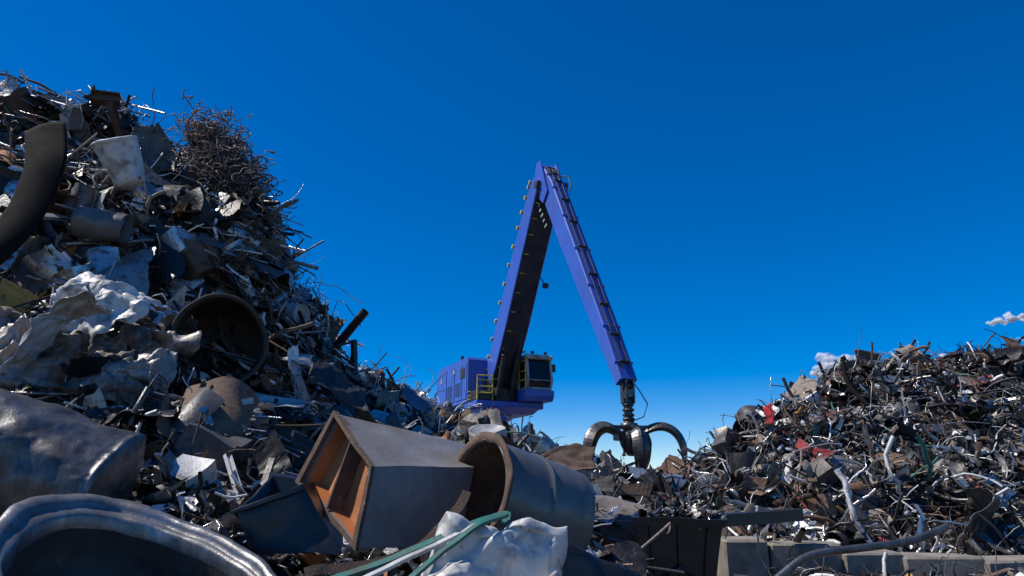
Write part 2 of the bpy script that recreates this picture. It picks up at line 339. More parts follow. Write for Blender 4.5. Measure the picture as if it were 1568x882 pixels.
ridges = [(850,754),(900,750),(960,744),(1060,752),(1105,712),(1165,648),(1235,604),(1310,574),(1400,558),(1500,546),(1610,540),(1820,530),(2150,545)]
netR = []
for x, y in ridges:
    lo = 855
    netR.append(col((x+8,lo+20,12.6),(x+6,lo-25,13.6),(x+4,lo*.6+y*.4-8,16),(x+2,lo*.28+y*.72-6,18.6),(x,y,22)))
GR, nR = loft(netR, 150, 100, 2, .8, .6, 40)
heapR = empty('scrap_heap.001'); core('heap_core', GR, heapR)
S = Soup()
scatter(S, GR, nR, [('bigsheet',240,.5,1.3),('curved',160,.5,1.2),('appliance',50,.5,.9),('tyre',35,.7,1.0),('sheet',3600,.4,1.2),('rod',1100,.6,1.5),('bar',2400,.6,1.5),('wire',2200,.6,1.4),('ribbon',4500,.5,1.4),('plate',1000,.5,1.1),
                    ('angle',600,.6,1.4),('pipe',360,.5,1.4),('block',400,.5,1.2),('can',350,.6,1.5)], PAL_R, 0, .77)
scatter(S, GR, nR, [('sheet',2900,.22,.5),('ribbon',2500,.3,.6),('bar',500,.3,.6)], PAL_R, 0, .77)
S.make('scrap_pieces', SCRAP, heapR)

# ------------------------------------------------------------------ ground
S = Soup(); S.grid(np.array([[(x,y,0) for x in np.linspace(-3000,3000,9)] for y in np.linspace(-200,6000,9)]), smooth=False)
S.make('ground', GROUND)

# ------------------------------------------------------------------ material handler
crane = empty('material_handler_crane'); crane.location = (-1.3, 40, -.28)
fa = math.atan2(.41, .91); crane.rotation_euler = (0,0,fa)
def bx(S, x0,x1,f0,f1,z0,z1, bev=.04, **k):
    S.box(((x0+x1)/2, -(f0+f1)/2, (z0+z1)/2), ((x1-x0)/2,0,0), (0,(f1-f0)/2,0), (0,0,(z1-z0)/2), bev, **k)
def L(x, f, z): return A(x, -f, z)
S = Soup(); bx(S,-2.2,2.2,-2.6,2.6,1.1,1.7)
for sx in (-1,1):
    S.sweep([L(sx*2.2,-3.2,.88),L(sx*2.2,3.2,.88)], A((-.4,-.2),(-.4,.5),(.4,.5),(.4,-.2),(.4,-.58),(-.4,-.58)), True, cap=True, smooth=False)
S.lathe([(0,1.5),(1.3,1.5),(1.25,1.9),(.85,2.1),(.85,5.1),(1.2,5.5),(1.35,5.55),(1.35,5.95),(0,5.95)], (0,0,0), (0,0,1), 32, smooth=False)
for a in range(8):
    t = a*math.pi/4; S.box((math.cos(t)*.98, math.sin(t)*.98, 5.3), (.14*math.cos(t),.14*math.sin(t),0), (-.02*math.sin(t),.02*math.cos(t),0), (0,0,.25))
S.make('pedestal', BLUE, crane)
def prism(S, prof_fz, x0, x1, **k):
    c = prof_fz.mean(0); rows = [[L(x0,*c)]*len(prof_fz), [L(x0,*p) for p in prof_fz],[L(x0,*p) for p in prof_fz],[L(x1,*p) for p in prof_fz],[L(x1,*p) for p in prof_fz],[L(x1,*c)]*len(prof_fz)]
    S.grid(np.array(rows), wrap=True, smooth=False, **k)
S = Soup()
bx(S,-1.75,2.3,-3.9,2.4,6.0,6.35)
prof = A((-4.35,6.25),(-4.5,6.6),(-4.5,8.2),(-4.2,8.75),(-3.9,8.9),(1.0,8.9),(1.15,8.75),(1.15,6.36),(-4.0,6.36))
prism(S, prof, -1.8, -.62)
prism(S, A((-4.35,6.0),(-4.5,6.4),(-4.5,8.2),(-4.2,8.6),(-2.6,8.6),(-2.6,6.0)), -.60, 2.2)
for f0,f1 in ((-3.7,-2.5),(-2.35,-1.1),(-.95,.2),(.3,1.0)):
    bx(S,-1.84,-1.79,f0,f1,6.55,8.6,.02)
prism(S, A((-1.5,6.36),(3.1,6.36),(3.3,6.62),(3.3,6.95),(-1.5,6.95)), .72, 2.5)
prism(S, A((-1.0,5.75),(1.6,5.75),(2.6,6.02),(-2.6,6.02)), -1.3, 2.0)
S.make('upperstructure', BLUE, crane)
S = Soup()
for f0 in (-2.25,-.85):
    for z in np.arange(6.8,7.5,.1): bx(S,-1.86,-1.835,f0,f0+.9,z,z+.05,.01)
bx(S,-.55,.65,-2.5,2.2,6.36,7.1); bx(S,-1.72,-.7,1.2,2.3,6.36,6.9)
bx(S,-1.86,-1.838,.0,.75,7.75,8.35,.01)
for x in (-.78,.68): prism(S, A((.2,6.3),(2.4,6.3),(1.6,7.6),(1.0,7.8),(.5,7.4)), x, x+.1)
S.tube([L(-1.2,-1.5,8.9),L(-1.2,-1.5,9.4)], .1, 10)
S.make('engine_bay_and_vents', DARKM, crane)
S = Soup(); bx(S,-1.2,-.8,-2.6,-2.1,8.9,9.05)
bx(S,-1.865,-1.842,-1.2,-.95,8.2,8.45,.005); bx(S,-1.865,-1.842,-3.5,-3.2,7.9,8.2,.005)
S.make('decals', LGREY, crane)
S = Soup(); cx0,cx1,cf0,cf1,cz0,cz1 = .92,2.42,1.0,3.1,6.98,8.9
prism(S, A((cf0+.06,cz0+.12),(cf1-.06,cz0+.12),(cf1+.1,7.5),(cf1-.08,8.7),(cf0+.06,8.7)), cx0+.05, cx1-.05)
S.make('cab_glass', GLASS, crane)
S = Soup()
bx(S,cx0-.03,cx1+.03,cf0-.05,cf1+.05,cz0,cz0+.14); bx(S,cx0-.08,cx1+.08,cf0-.1,cf1+.2,8.66,8.92,.06)
for x in (cx0+.02,cx1-.02):
    for pth in ([(cf0+.05,cz0),(cf0+.05,8.7)],[(cf0+1.0,cz0),(cf0+1.0,8.7)],[(cf1-.03,cz0+.1),(cf1+.12,7.5),(cf1-.06,8.7)]):
        S.sweep([L(x,*q) for q in pth], A((-.05,-.05),(.05,-.05),(.05,.05),(-.05,.05))*1.3, True, up=(1,0,0), smooth=False)
S.sweep([L(cx0,cf1+.12,7.5),L(cx1,cf1+.12,7.5)], CIRC[6]*.035, True)
bx(S,cx0-.05,cx0+.0,cf0+.05,cf0+.95,7.05,7.65,.02)
S.make('cab_frame', LGREY, crane)
S = Soup()
bx(S,cx1+.02,cx1+.28,3.1,3.16,8.0,8.45,.02); bx(S,cx0+.2,cx0+.4,cf1+.05,cf1+.2,8.95,9.1); bx(S,cx1-.5,cx1-.3,cf1+.05,cf1+.2,8.95,9.1)
S.make('cab_lights_and_mirror', DARKM, crane)
S = Soup()
def rail(p, r=.042): S.tube([L(*q) for q in p], r, 6)
for z in (7.5,8.0,8.55,9.05):
    rail([(.80,-1.2,z),(.80,3.2,z)])
    if z < 9: rail([(1.0,-1.3,z),(2.4,-1.3,z),(2.4,.9,z)])
for f in (-1.2,-.3,.5,1.0,1.7,2.4,3.2): rail([(.80,f,6.95),(.80,f,9.05)])
rail([(.80,.5,9.05),(.80,.5,9.6),(.85,1.2,9.6),(.85,1.2,9.0)])
for f in (-1.3,-.2,.8): rail([(2.4,f,6.95),(2.4,f,8.5)])
for x in (-.8,-1.7): rail([(x,2.35,6.35),(x,2.35,7.7)])
for z in (6.75,7.1,7.45,7.7): rail([(-1.7,2.35,z),(-.8,2.35,z)])
for z in np.arange(6.0,7.0,.22): rail([(-1.85,1.3,z),(-1.85,1.75,z)], .02)
S.make('railings', YEL, crane)
def beam(S, st, w, x0=0, under=None):
    st = np.array(st, float); pts = st[:,:2]; t = np.gradient(pts, axis=0); t /= np.linalg.norm(t,axis=1,keepdims=True)
    nn = np.stack([-t[:,1], t[:,0]],1); rows=[]; c = .04
    for p, q, d in zip(pts, nn, st[:,2]):
        h = d/2; hw = w/2; ring=[(hw,h-c),(hw-c,h),(-hw+c,h),(-hw,h-c),(-hw,-h+c),(-hw+c,-h),(hw-c,-h),(hw,-h+c)]
        rows.append([L(x0+a, *(p+q*b)) for a,b in ring])
    R = np.array(rows)
    e0=[L(x0,*pts[0])]*8; e1=[L(x0,*pts[-1])]*8
    S.grid(np.array([e0,rows[0]]), wrap=True, smooth=False); S.grid(np.array([rows[-1],e1]), wrap=True, smooth=False)
    if under is None: S.grid(R, wrap=True, smooth=False)
    else:
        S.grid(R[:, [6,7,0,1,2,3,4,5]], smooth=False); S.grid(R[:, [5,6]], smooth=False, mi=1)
    return pts, nn, st[:,2]
def along(pts, nn, dd, s, off, x):
    t = s*(len(pts)-1); i = min(int(t), len(pts)-2); w = t-i
    p = pts[i]*(1-w)+pts[i+1]*w; n_ = unit(nn[i]*(1-w)+nn[i+1]*w); d = dd[i]*(1-w)+dd[i+1]*w
    sg = 1 if off >= 0 else -1
    return L(x, *(p+n_*(sg*d/2+off)))
S = Soup()
boom = [(1.0,6.95,.7),(2.0,8.5,1.2),(3.4,10.7,1.35),(4.8,12.95,1.3),(6.2,15.1,1.2),(7.3,16.75,1.0),(7.65,17.3,.65)]
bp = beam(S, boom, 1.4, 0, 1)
stick = [(7.35,18.2,.4),(7.75,17.5,.9),(8.4,16.4,1.15),(9.8,13.8,1.05),(11.4,10.95,.9),(13.0,8.1,.72),(14.2,5.85,.48)]
sp = beam(S, stick, .80)
for x in (-.5,.44): prism(S, A((7.0,16.9),(7.4,18.3),(7.9,18.3),(8.6,16.3),(8.1,15.8)), x, x+.06)
for s in np.linspace(.12,.95,8):
    a = along(*sp, s, .0, 0); S.box(a, (.43,0,0), (0,.02,.012), (0,-.02,.05), .004)
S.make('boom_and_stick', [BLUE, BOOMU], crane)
S = Soup()
def cyl(a, b, r):
    a, b = A(*a), A(*b); m = a+(b-a)*.62; S.tube([a, m], r, 14); S.lathe([(r,0),(r*1.15,.01),(r*1.15,.14),(0,.14)], m, b-a, 14)
    S.tube([m, b], r*.5, 10)
    S.lathe([(0,-.2),(r*1.2,-.2),(r*1.2,.2),(0,.2)], b, (1,0,0), 12, smooth=False)
for x in (-.40,.40): cyl(L(x,2.2,6.7), L(x,3.5,9.9), .15)
for x in (-.35,-.22,): S.tube([along(*bp, s, .06, x) for s in np.linspace(.08,.95,20)], .035, 6)
for x in (-.15,.15): S.tube([along(*sp, s, .06, x) for s in np.linspace(.12,.97,20)], .028, 6)
for s in np.linspace(.14,.95,10):
    a = along(*sp, s, .06, 0); S.box(a, (.22,0,0), (0,.03,.016), (0,-.03,.05))
for x in (-.3,0,.3): S.tube([L(x,6.9,17.0), L(x*1.3,7.0,17.7), L(x,7.5,18.15), L(x,8.3,17.7), L(x,8.6,16.9)], .03, 6)
S.tube([L(.5,7.9,17.6), L(.75,8.6,17.3), L(.8,8.8,16.7), L(.6,9.0,16.3)], .035, 6)
bx(S,.46,.8,8.0,8.5,16.7,17.0)
for z,f in ((16.95,7.7),(6.9,1.05)): S.lathe([(0,-.72),(.2,-.72),(.2,.72),(0,.72)], L(0,f,z), (1,0,0), 16, smooth=False)
bx(S,.76,1.04,5.4,5.7,12.1,12.35); S.tube([L(.7,5.3,12.8),L(.84,5.55,12.3)], .03, 6)
S.make('hydraulics', DARKM, crane)
S = Soup()
for s in np.linspace(.1,.93,13):
    a = along(*bp, s, .10, -.71); S.box(a, (.07,0,0), (0,.05,.03), (0,-.05,.09))
    b = along(*bp, s, -.02, -.45); S.box(b, (.12,0,0), (0,.03,.02), (0,-.02,.02))
S.make('hose_clamps', YEL, crane)
S = Soup()
for i, s in enumerate(np.linspace(.26,.42,8)):
    a = along(*sp, s, -.5, -.408); S.box(a, (.006,0,0), A(0,.12,-.05)*(1 if i%2 else .75), A(0,-.03,-.055), .003)
S.make('side_markings', LGREY, crane)

# ---- grapple (hangs plumb from the stick tip)
S = Soup(); T = L(0,14.25,5.7)
for x in (-.2,.14): bx(S, x, x+.06, 14.0,14.5,5.0,5.9)
S.lathe([(0,-.26),(.12,-.26),(.12,.26),(0,.26)], T, (1,0,0), 14, smooth=False)
S.lathe([(0,-.24),(.13,-.24),(.13,.24),(0,.24)], T+A(0,0,-.55), (1,0,0), 14, smooth=False)
bx(S,-.14,.14,14.12,14.38,4.2,5.2)
for z in (4.4,4.55,4.75,4.95): S.lathe([(0,-.05),(.22,-.05),(.24,0),(.22,.05),(0,.05)], L(0,14.25,z), (0,0,1), 16, smooth=False)
zc = 3.76; C = L(0,14.25,0)
S.lathe([(0,.62),(.2,.62),(.2,.5),(.33,.48),(.35,.3),(.26,.26),(.26,.16),(.38,.12),(.42,-.1),(.36,-.35),(.22,-.6),(.1,-.75),(0,-.75)], C+A(0,0,zc), (0,0,1), 24)
base_ang = -math.pi/2 - fa + math.radians(9)
for i in range(5):
    a = base_ang+i*2*math.pi/5; d = A(math.cos(a), math.sin(a), 0); sd = A(-math.sin(a), math.cos(a), 0)
    pr = A((.36,-.05),(.72,.20),(1.15,.34),(1.58,.24),(1.88,-.08),(2.0,-.5),(2.0,-.9),(1.90,-1.35))
    if i == 0: pr = A((.36,-.05),(.66,.10),(.95,.12),(1.2,-.1),(1.3,-.5),(1.28,-.9),(1.1,-1.3),(.85,-1.62))
    tt = np.linspace(0,1,24); pts = np.stack([np.interp(tt, np.linspace(0,1,8), pr[:,0]), np.interp(tt, np.linspace(0,1,8), pr[:,1])],1)
    for _ in range(4): pts[1:-1] = (pts[:-2]+pts[2:]+2*pts[1:-1])/4
    thick = np.interp(tt,[0,.3,.7,.9,1],[.14,.17,.14,.08,.008]); wid = np.interp(tt,[0,.3,.6,.85,1],[.14,.28,.34,.20,.015])
    tn = np.gradient(pts, axis=0); tn /= np.linalg.norm(tn,axis=1,keepdims=True); nn = np.stack([-tn[:,1], tn[:,0]],1)
    rows = []
    for p, q, th, w in zip(pts, nn, thick, wid):
        def W(o, s_): r = p+q*o; return C+A(0,0,zc)+d*r[0]+A(0,0,r[1])+sd*s_
        rows.append([W(th*1.0,-w*.3), W(th*1.3,0), W(th*1.0,w*.3), W(0,w), W(-th*.6,w*.8), W(-th*.2,0), W(-th*.6,-w*.8), W(0,-w)])
    c0 = [np.mean(rows[0],0)]*8; c1=[np.mean(rows[-1],0)]*8
    S.grid(np.array([c0,rows[0]]+rows+[c1]), wrap=True, smooth=False)
    S.tube([C+A(0,0,zc+.05)+d*.35, C+A(0,0,zc-.42)+d*.28, C+A(0,0,zc-.75)+d*.3], .09, 10)
    S.box(C+A(0,0,zc+.0)+d*.45, d*.2, sd*.2, (0,0,.16))
    S.box(C+A(0,0,zc+.33)+d*.5, d*.25, sd*.05, (0,0,.06))
S.tube([L(.15,14.0,6.2),L(.4,14.4,5.6),L(.75,14.5,5.0),L(.6,14.4,4.5),L(.2,14.3,4.35)], .025, 6)
S.tube([L(-.15,14.0,6.1),L(-.3,14.3,5.5),L(-.35,14.5,5.1),L(-.2,14.3,4.5)], .025, 6)
S.make('orange_peel_grapple', GRAPM, crane)

# ------------------------------------------------------------------ foreground objects
def dents(V, amp, fs, seed=0):
    V = np.array(V); sh = V.shape; W = V.reshape(-1,3)
    for i in range(len(W)):
        p = Vector(W[i])*fs+Vector((seed,3,1)); W[i] += np.array(mn.noise_vector(p))*amp + np.array(mn.noise_vector(p*2.7))*amp*.4
    return W.reshape(sh)
S = Soup()
C = P(235,915,4.4)
a = A(1.02,0,-.32); b = A(-.40,.82,.42); n = unit(np.cross(a,b))
t = np.arange(120)*2*math.pi/120; ring = np.cos(t)[:,None]*a+np.sin(t)[:,None]*b
prof = [(.99,-.02),(1.03,-.03),(1.05,-.01),(1.055,.01),(1.045,.03),(1.02,.035),(.99,.03),(.965,.005),(.955,-.02),(.93,-.022),(.90,-.028),(.885,-.045),(.875,-.12)]
prin = [(.875,-.12),(.86,-.3),(.8,-.42),(.68,-.5),(.45,-.53),(.2,-.52),(0,-.52)]
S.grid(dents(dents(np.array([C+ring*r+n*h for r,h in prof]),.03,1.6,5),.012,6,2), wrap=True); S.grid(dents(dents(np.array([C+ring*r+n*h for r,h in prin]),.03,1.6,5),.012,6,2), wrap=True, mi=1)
V2 = np.array([C+ring*r+n*h for r,h in [(.99,-.02),(.93,-.12),(.91,-.32),(.85,-.46),(.7,-.56),(.4,-.58),(0,-.58)]]); S.grid(dents(V2,.03,1.6,5), wrap=True)
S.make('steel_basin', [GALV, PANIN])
S = Soup(); p0 = P(-170,640,6.2); p1 = P(152,752,6.6); ax = unit(p1-p0); ln = np.linalg.norm(p1-p0)
R = .56
pr = [(0,-.2),(R*.6,-.12),(R,0)]+[(R,x) for x in np.linspace(.05,ln,60)]+[(R*.99,ln+.03),(R*1.02,ln+.05),(R*1.02,ln+.09),(R*.97,ln+.10),(R*.8,ln+.14),(R*.4,ln+.17),(0,ln+.18)]
x_ = unit(np.cross(ax,(0,0,1))); y_ = np.cross(x_, ax); t = np.arange(120)*2*math.pi/120
V = np.array([p0+ax*h+(x_*np.cos(t)[:,None]*1.15+y_*np.sin(t)[:,None])*r for r,h in pr])
S.grid(dents(dents(dents(V,.05,1.7,2),.018,5,7),.007,16,3), wrap=True)
for q,(dx,tt) in enumerate([(.75,2.6),(1.3,2.2),(1.1,2.95),(1.6,2.5),(1.75,2.95)]):
    d = x_*math.cos(tt)*1.15+y_*math.sin(tt); S.lathe([(.05,0),(.045,.03),(.02,.04),(0,.04)], p0+ax*dx+d*R, d, 12)
S.make('dented_steel_tank', TANKM)
def tri(CN, a, b, c):
    r = np.zeros(3)
    for (i,j,k_), v in CN.items(): r = r+v*((a if i else 1-a)*(b if j else 1-b)*(c if k_ else 1-c))
    return r
def panel(S, CN, r, n=10, amp=.012, seed=0, **k):
    a0,a1,b0,b1,c0,c1 = r
    faces = [((a0,a0),(b0,b1),(c0,c1)),((a1,a1),(b0,b1),(c0,c1)),((a0,a1),(b0,b0),(c0,c1)),((a0,a1),(b1,b1),(c0,c1)),((a0,a1),(b0,b1),(c0,c0)),((a0,a1),(b0,b1),(c1,c1))]
    for fa_, fb, fc in faces:
        U = [fa_, fb, fc]; fr = [i for i in range(3) if U[i][0]!=U[i][1]]
        V = np.zeros((n,n,3))
        for i,s in enumerate(np.linspace(0,1,n)):
            for j,t_ in enumerate(np.linspace(0,1,n)):
                q = [U[0][0],U[1][0],U[2][0]]; q[fr[0]] = U[fr[0]][0]*(1-s)+U[fr[0]][1]*s; q[fr[1]] = U[fr[1]][0]*(1-t_)+U[fr[1]][1]*t_
                V[i,j] = tri(CN,*q)
        S.grid(dents(V,amp,1.8,seed), smooth=False, **k)
CN = {(0,0,0):P(548,838,5.6),(0,0,1):P(572,714,5.7),(0,1,0):P(462,738,6.1),(0,1,1):P(518,634,6.2),
      (1,0,0):P(705,838,6.2),(1,0,1):P(726,714,6.3),(1,1,0):P(690,745,7.0),(1,1,1):P(732,684,7.1)}
S = Soup(); e=.03
panel(S,CN,(.0,1,0,e,0,1)); panel(S,CN,(.0,1,1-e,1,0,1)); panel(S,CN,(.0,1,e,1-e,0,e)); panel(S,CN,(.0,1,e,1-e,1-e,1)); panel(S,CN,(1-e,1,e,1-e,e,1-e))
i=e+.004; j=1-i
panel(S,CN,(.01,.14,i,i+.006,i,j),mi=1); panel(S,CN,(.01,.14,j-.006,j,i,j),mi=1); panel(S,CN,(.01,.14,i+.01,j-.01,i,i+.008),mi=1); panel(S,CN,(.01,.14,i+.01,j-.01,j-.008,j),mi=1); panel(S,CN,(.10,.12,i+.01,j-.01,i+.01,j-.01),mi=1)
for r in ((-.03,0,-.02,.04,-.02,1.02),(-.03,0,.975,1.03,-.02,1.02),(-.029,.001,.04,.975,-.02,.02),(-.029,.001,.04,.975,.97,1.02)): panel(S,CN,r,amp=.015,mi=2)
panel(S,CN,(-.02,.098,.50,.52,i+.01,j-.01),mi=2)
S.make('metal_cabinet', [GREYP, ORANGE, RUST])
S = Soup(); s0 = P(724,758,6.0); s1 = P(862,800,6.5); ax = unit(s1-s0); ln = np.linalg.norm(s1-s0)
R=.47
pr=[(R*.97,ln),(R*.97,.0),(R,0)]+[(R,x) for x in np.linspace(.02,ln*.5,14)]+[(R+.014,ln*.5+.01),(R+.014,ln*.5+.03),(R,ln*.5+.04)]+[(R,x) for x in np.linspace(ln*.5+.06,ln-.1,12)]+[(R*.98,ln-.05),(R*.93,ln),(R*.8,ln+.04),(0,ln+.06)]
x_ = unit(np.cross(ax,(0,0,1))); y_ = np.cross(x_, ax); t = np.arange(90)*2*math.pi/90
V = np.array([s0+ax*h+(x_*np.cos(t)[:,None]+y_*np.sin(t)[:,None])*r for r,h in pr]); S.grid(dents(V,.03,1.4,9), wrap=True)
pr=[(R*.985,.02),(R*1.02,-.01),(R*1.16,-.015),(R*1.17,.0),(R*1.16,.015),(R*1.02,.035),(R*1.0,.05)]
V = np.array([s0+ax*h+(x_*np.cos(t)[:,None]+y_*np.sin(t)[:,None])*r for r,h in pr]); S.grid(dents(V,.04,1.7,9), wrap=True, mi=1)
V = np.array([s0+ax*h+(x_*np.cos(t)[:,None]+y_*np.sin(t)[:,None])*r for r,h in [(R*.96,.01),(R*.955,ln*.8),(0,ln*.8)]]); S.grid(dents(V,.03,1.4,9), wrap=True, mi=1)
S.make('ventilation_duct', [DUCTP, RUST])
def smoothpath(pts, n=40):
    p = np.array(pts); t = np.linspace(0,len(p)-1,n); Q = np.stack([np.interp(t, range(len(p)), p[:,i]) for i in range(3)],1)
    for _ in range(max(2,n//len(p))): Q[1:-1] = (Q[:-2]+Q[2:]+2*Q[1:-1])/4
    return Q
def strip(name, pts, w, mat, th=.012, up=(0,-.5,1), amp=.01, n=50):
    S = Soup(); Q = dents(smoothpath(pts,n),amp,3,4)
    S.sweep(Q, A((-w,-th),(w,-th),(w,th),(-w,th)), True, up=up, cap=True, smooth=False); return S.make(name, mat)
strip('rusty_flange_strip', [P(712,752,5.4),P(690,795,5.3),P(640,838,5.2),P(560,862,5.1),P(470,876,5.0)], .035, RUST, .012, (0,-1,.4), .03)
strip('teal_steel_strip', [P(500,890,4.6),P(600,858,4.8),P(690,815,5),P(778,782,5.2),P(774,800,5.1)], .026, TEAL)
strip('teal_steel_strip.001', [P(620,895,4.5),P(670,850,4.7),P(730,805,4.9),P(776,786,5.1)], .018, TEAL)
strip('white_trim_strip', [P(540,892,4.5),P(610,862,4.7),P(680,828,4.9),P(740,800,5.0)], .016, WHITE)
def bigsheet(name, c, ex, ey, mat, n=60, amp=.12, seed=1, folds=7, smooth=True, fine=.10):
    r = np.random.default_rng(seed); u,v = np.meshgrid(np.linspace(-1,1,n),np.linspace(-1,1,n),indexing='ij')
    ex,ey = A(*ex),A(*ey); nz = unit(np.cross(ex,ey)); z = np.zeros_like(u)
    for q in range(folds):
        t = r.uniform(0,math.pi); o = r.uniform(-.9,.9); s_ = u*math.cos(t)+v*math.sin(t)-o
        z += r.uniform(-1,1)*np.abs(s_) if q%3 else r.uniform(-.5,.5)*np.maximum(0,.35-np.abs(s_))*3
    z -= z.mean(); z = z/(np.std(z)+1e-6)*amp*.45*min(np.linalg.norm(ex),np.linalg.norm(ey))*2
    V = A(*c)+u[...,None]*ex+v[...,None]*ey+z[...,None]*nz
    m = (np.maximum(abs(u),abs(v))>.8)[...,None]
    V = dents(V,amp*fine*1.5,2.6,seed); V = dents(V,amp*fine*.25,11,seed)
    V = V+m*np.array([np.array(mn.noise_vector(Vector(q)*3)) for q in V.reshape(-1,3)]).reshape(V.shape)*.07
    S = Soup(); S.grid(V, smooth=smooth); o = S.make(name, mat)
    md = o.modifiers.new('thickness','SOLIDIFY'); md.thickness = .006; return o
bigsheet('crumpled_white_panel', P(748,872,4.9), (.48,.06,-.02), (.06,.26,.12), WHITE, amp=.36, seed=3, folds=18)
bigsheet('bent_dark_panel', P(905,870,5.4), (.42,.1,-.10), (-.05,.2,.14), BLACK, n=16, amp=.4, seed=8, folds=3)
bigsheet('stained_metal_sheet', P(50,545,9.3), (1.0,.15,.10), (.1,.5,.48), BROWNSH, amp=.50, seed=41, folds=12, fine=.3)
bigsheet('stained_metal_sheet.001', P(195,555,9.4), (.5,.2,-.2), (.1,.35,.65), BROWNSH, amp=.45, seed=14, folds=9, fine=.3)
bigsheet('stained_metal_sheet.002', P(150,468,9.9), (.75,.1,.12), (.0,.45,.20), WHITE, amp=.55, seed=15, folds=12, fine=.2)
bigsheet('stained_metal_sheet.003', P(90,500,9.0), (.6,.1,.22), (-.1,.35,.16), LGREY, amp=.55, seed=47, folds=10, fine=.2)
bigsheet('flat_grey_plate', P(405,612,10.6), (.72,.15,-.05), (.05,.4,.10), LGREY, amp=.08, n=12, seed=16, folds=2)
bigsheet('flat_grey_plate.001', P(318,622,9.8), (.24,.1,-.14), (.1,.1,.2), GREYP, amp=.08, n=12, seed=17, folds=2)
bigsheet('flat_grey_plate.002', P(470,555,12.2), (.34,.1,-.04), (.05,.3,.12), LGREY, amp=.2, n=20, seed=27, folds=4)
bigsheet('crumpled_black_panel', P(198,640,8.4), (.46,.2,-.06), (-.1,.3,.14), BLACK, amp=.4, seed=18, folds=5)
bigsheet('crumpled_black_panel.001', P(520,590,12.0), (.5,.2,-.16), (-.1,.3,.22), DARKM, amp=.3, seed=28, folds=5)
bigsheet('crumpled_steel_panel', P(830,704,9.3), (.7,.1,-.12), (-.05,.3,.08), RUST, amp=.3, seed=19, folds=5)
bigsheet('curled_steel_sheet', P(1500,790,13.3), (.5,.2,-.35), (.3,.3,.5), TANKM, amp=.5, seed=20, folds=9)
bigsheet('curled_steel_sheet.001', P(1185,745,15.3), (.45,.1,.42), (.1,.1,.12), WHITE, amp=.4, seed=21, folds=6)
CB = {(0,0,0):P(385,842,5.6),(0,0,1):P(360,782,5.6),(0,1,0):P(430,800,6.4),(0,1,1):P(415,728,6.4),
      (1,0,0):P(520,850,5.6),(1,0,1):P(465,745,5.7),(1,1,0):P(530,800,6.4),(1,1,1):P(490,735,6.4)}
S = Soup()
for r in ((0,1,0,.04,0,1),(0,1,.96,1,0,1),(0,.04,.04,.96,0,1),(.96,1,.04,.96,0,1),(.04,.96,.04,.96,0,.04),(-.04,1.04,-.06,.02,.93,1.0),(-.04,1.04,.98,1.06,.93,1.0)): panel(S,CB,r,amp=.04)
S.make('crushed_black_bin', BLACK)
CW = {(0,0,0):P(992,905,9.0),(0,0,1):P(972,792,8.9),(0,1,0):P(992,890,9.9),(0,1,1):P(985,780,10.0),
      (1,0,0):P(1094,905,9.1),(1,0,1):P(1108,796,9.0),(1,1,0):P(1090,890,10),(1,1,1):P(1104,784,10.1)}
S = Soup()
for r in ((0,1,0,.04,0,1),(0,1,.96,1,0,1),(0,.04,.04,.96,0,1),(.96,1,.04,.96,0,1),(.04,.96,.04,.96,0,.04),
          (-.04,1.04,-.05,-.001,.90,1.01),(-.04,-.001,0,1.04,.90,1.01),(1.001,1.04,0,1.04,.90,1.01),(.14,.17,-.03,-.001,.05,.88),(.83,.86,-.03,-.001,.05,.88),(.48,.51,-.03,-.001,.05,.88)): panel(S,CW,r,amp=.015)
S.sweep([tri(CW,.25,-.05,.15),tri(CW,.5,-.05,.35),tri(CW,.8,-.06,.12)], A((-.02,-.02),(.02,-.02),(.02,.02),(-.02,.02)), True, cap=True)
S.make('waste_container', BLACK)
S = Soup()
G2 = np.array([[tri(CW,u,v,.98) for v in np.linspace(.06,.94,14)] for u in np.linspace(.06,.94,14)]); n2 = np.tile(A(0,-.1,1),(14,14,1)).reshape(14,14,3)
scatter(S, G2, n2, [('sheet',60,.3,.6),('ribbon',60,.3,.6),('wire',30,.3,.6)], PAL_R, keep=False); S.make('container_contents', SCRAP)
S = Soup(); S.sweep([P(1085,798,11),P(1222,788,11.6)], A((-.12,-.09),(.12,-.09),(.12,.09),(-.12,.09)), True, cap=True, smooth=False); S.make('timber_beam', BLACK)
xs=[(1108,1178,826,11.6),(1180,1288,832,11.6),(1290,1386,846,11.5),(1388,1505,852,11.4),(1507,1625,858,11.3),(1627,1750,860,11.3)]
for q,(x0,x1,y,D) in enumerate(xs):
    S=Soup(); a=P(x0,y,D); b=P(x1,y,D); zt=a[2]; S.box(((a[0]+b[0])/2,D+.35,zt/2),((b[0]-a[0])/2-.01,0.03*(-1)**q,0),(0.02,.38,0),(0,0,zt/2),.03)
    S.v[-1]=dents(S.v[-1],.03,2,q); S.make('concrete_block' if q==0 else 'concrete_block.%03d'%q, CONC)
S=Soup(); Gs=np.array([[P(x,y,D) for (y,D) in ((925,9.6),(905,10.2),(888,10.8))] for x in np.linspace(1180,1650,24)]); ns=np.tile(A(0,-.3,1),(24,3,1)).reshape(24,3,3)
scatter(S,Gs,ns,[('sheet',30,.4,.8),('ribbon',50,.4,.9),('wire',50,.5,1.0),('bar',30,.5,1.0)],PAL_R)
S.make('loose_scrap', SCRAP)
def pipe(name, pts, r, mat, n=30, hollow=True):
    S=Soup(); Q=smoothpath(pts,n); S.tube(Q,r,14)
    if hollow: S.tube(Q,r*.82,14)
    return S.make(name, mat)
pipe('bent_steel_pipe',[P(1185,890,9.5),P(1235,848,9.6),P(1330,838,9.8),P(1400,828,10),P(1450,806,10.2)],.05,TANKM)
pipe('bent_steel_rod',[P(1290,548,19.6),P(1296,590,19.1),P(1350,640,18.1),P(1410,690,16.6),P(1440,760,15.1)],.06,RUBBER,hollow=False)
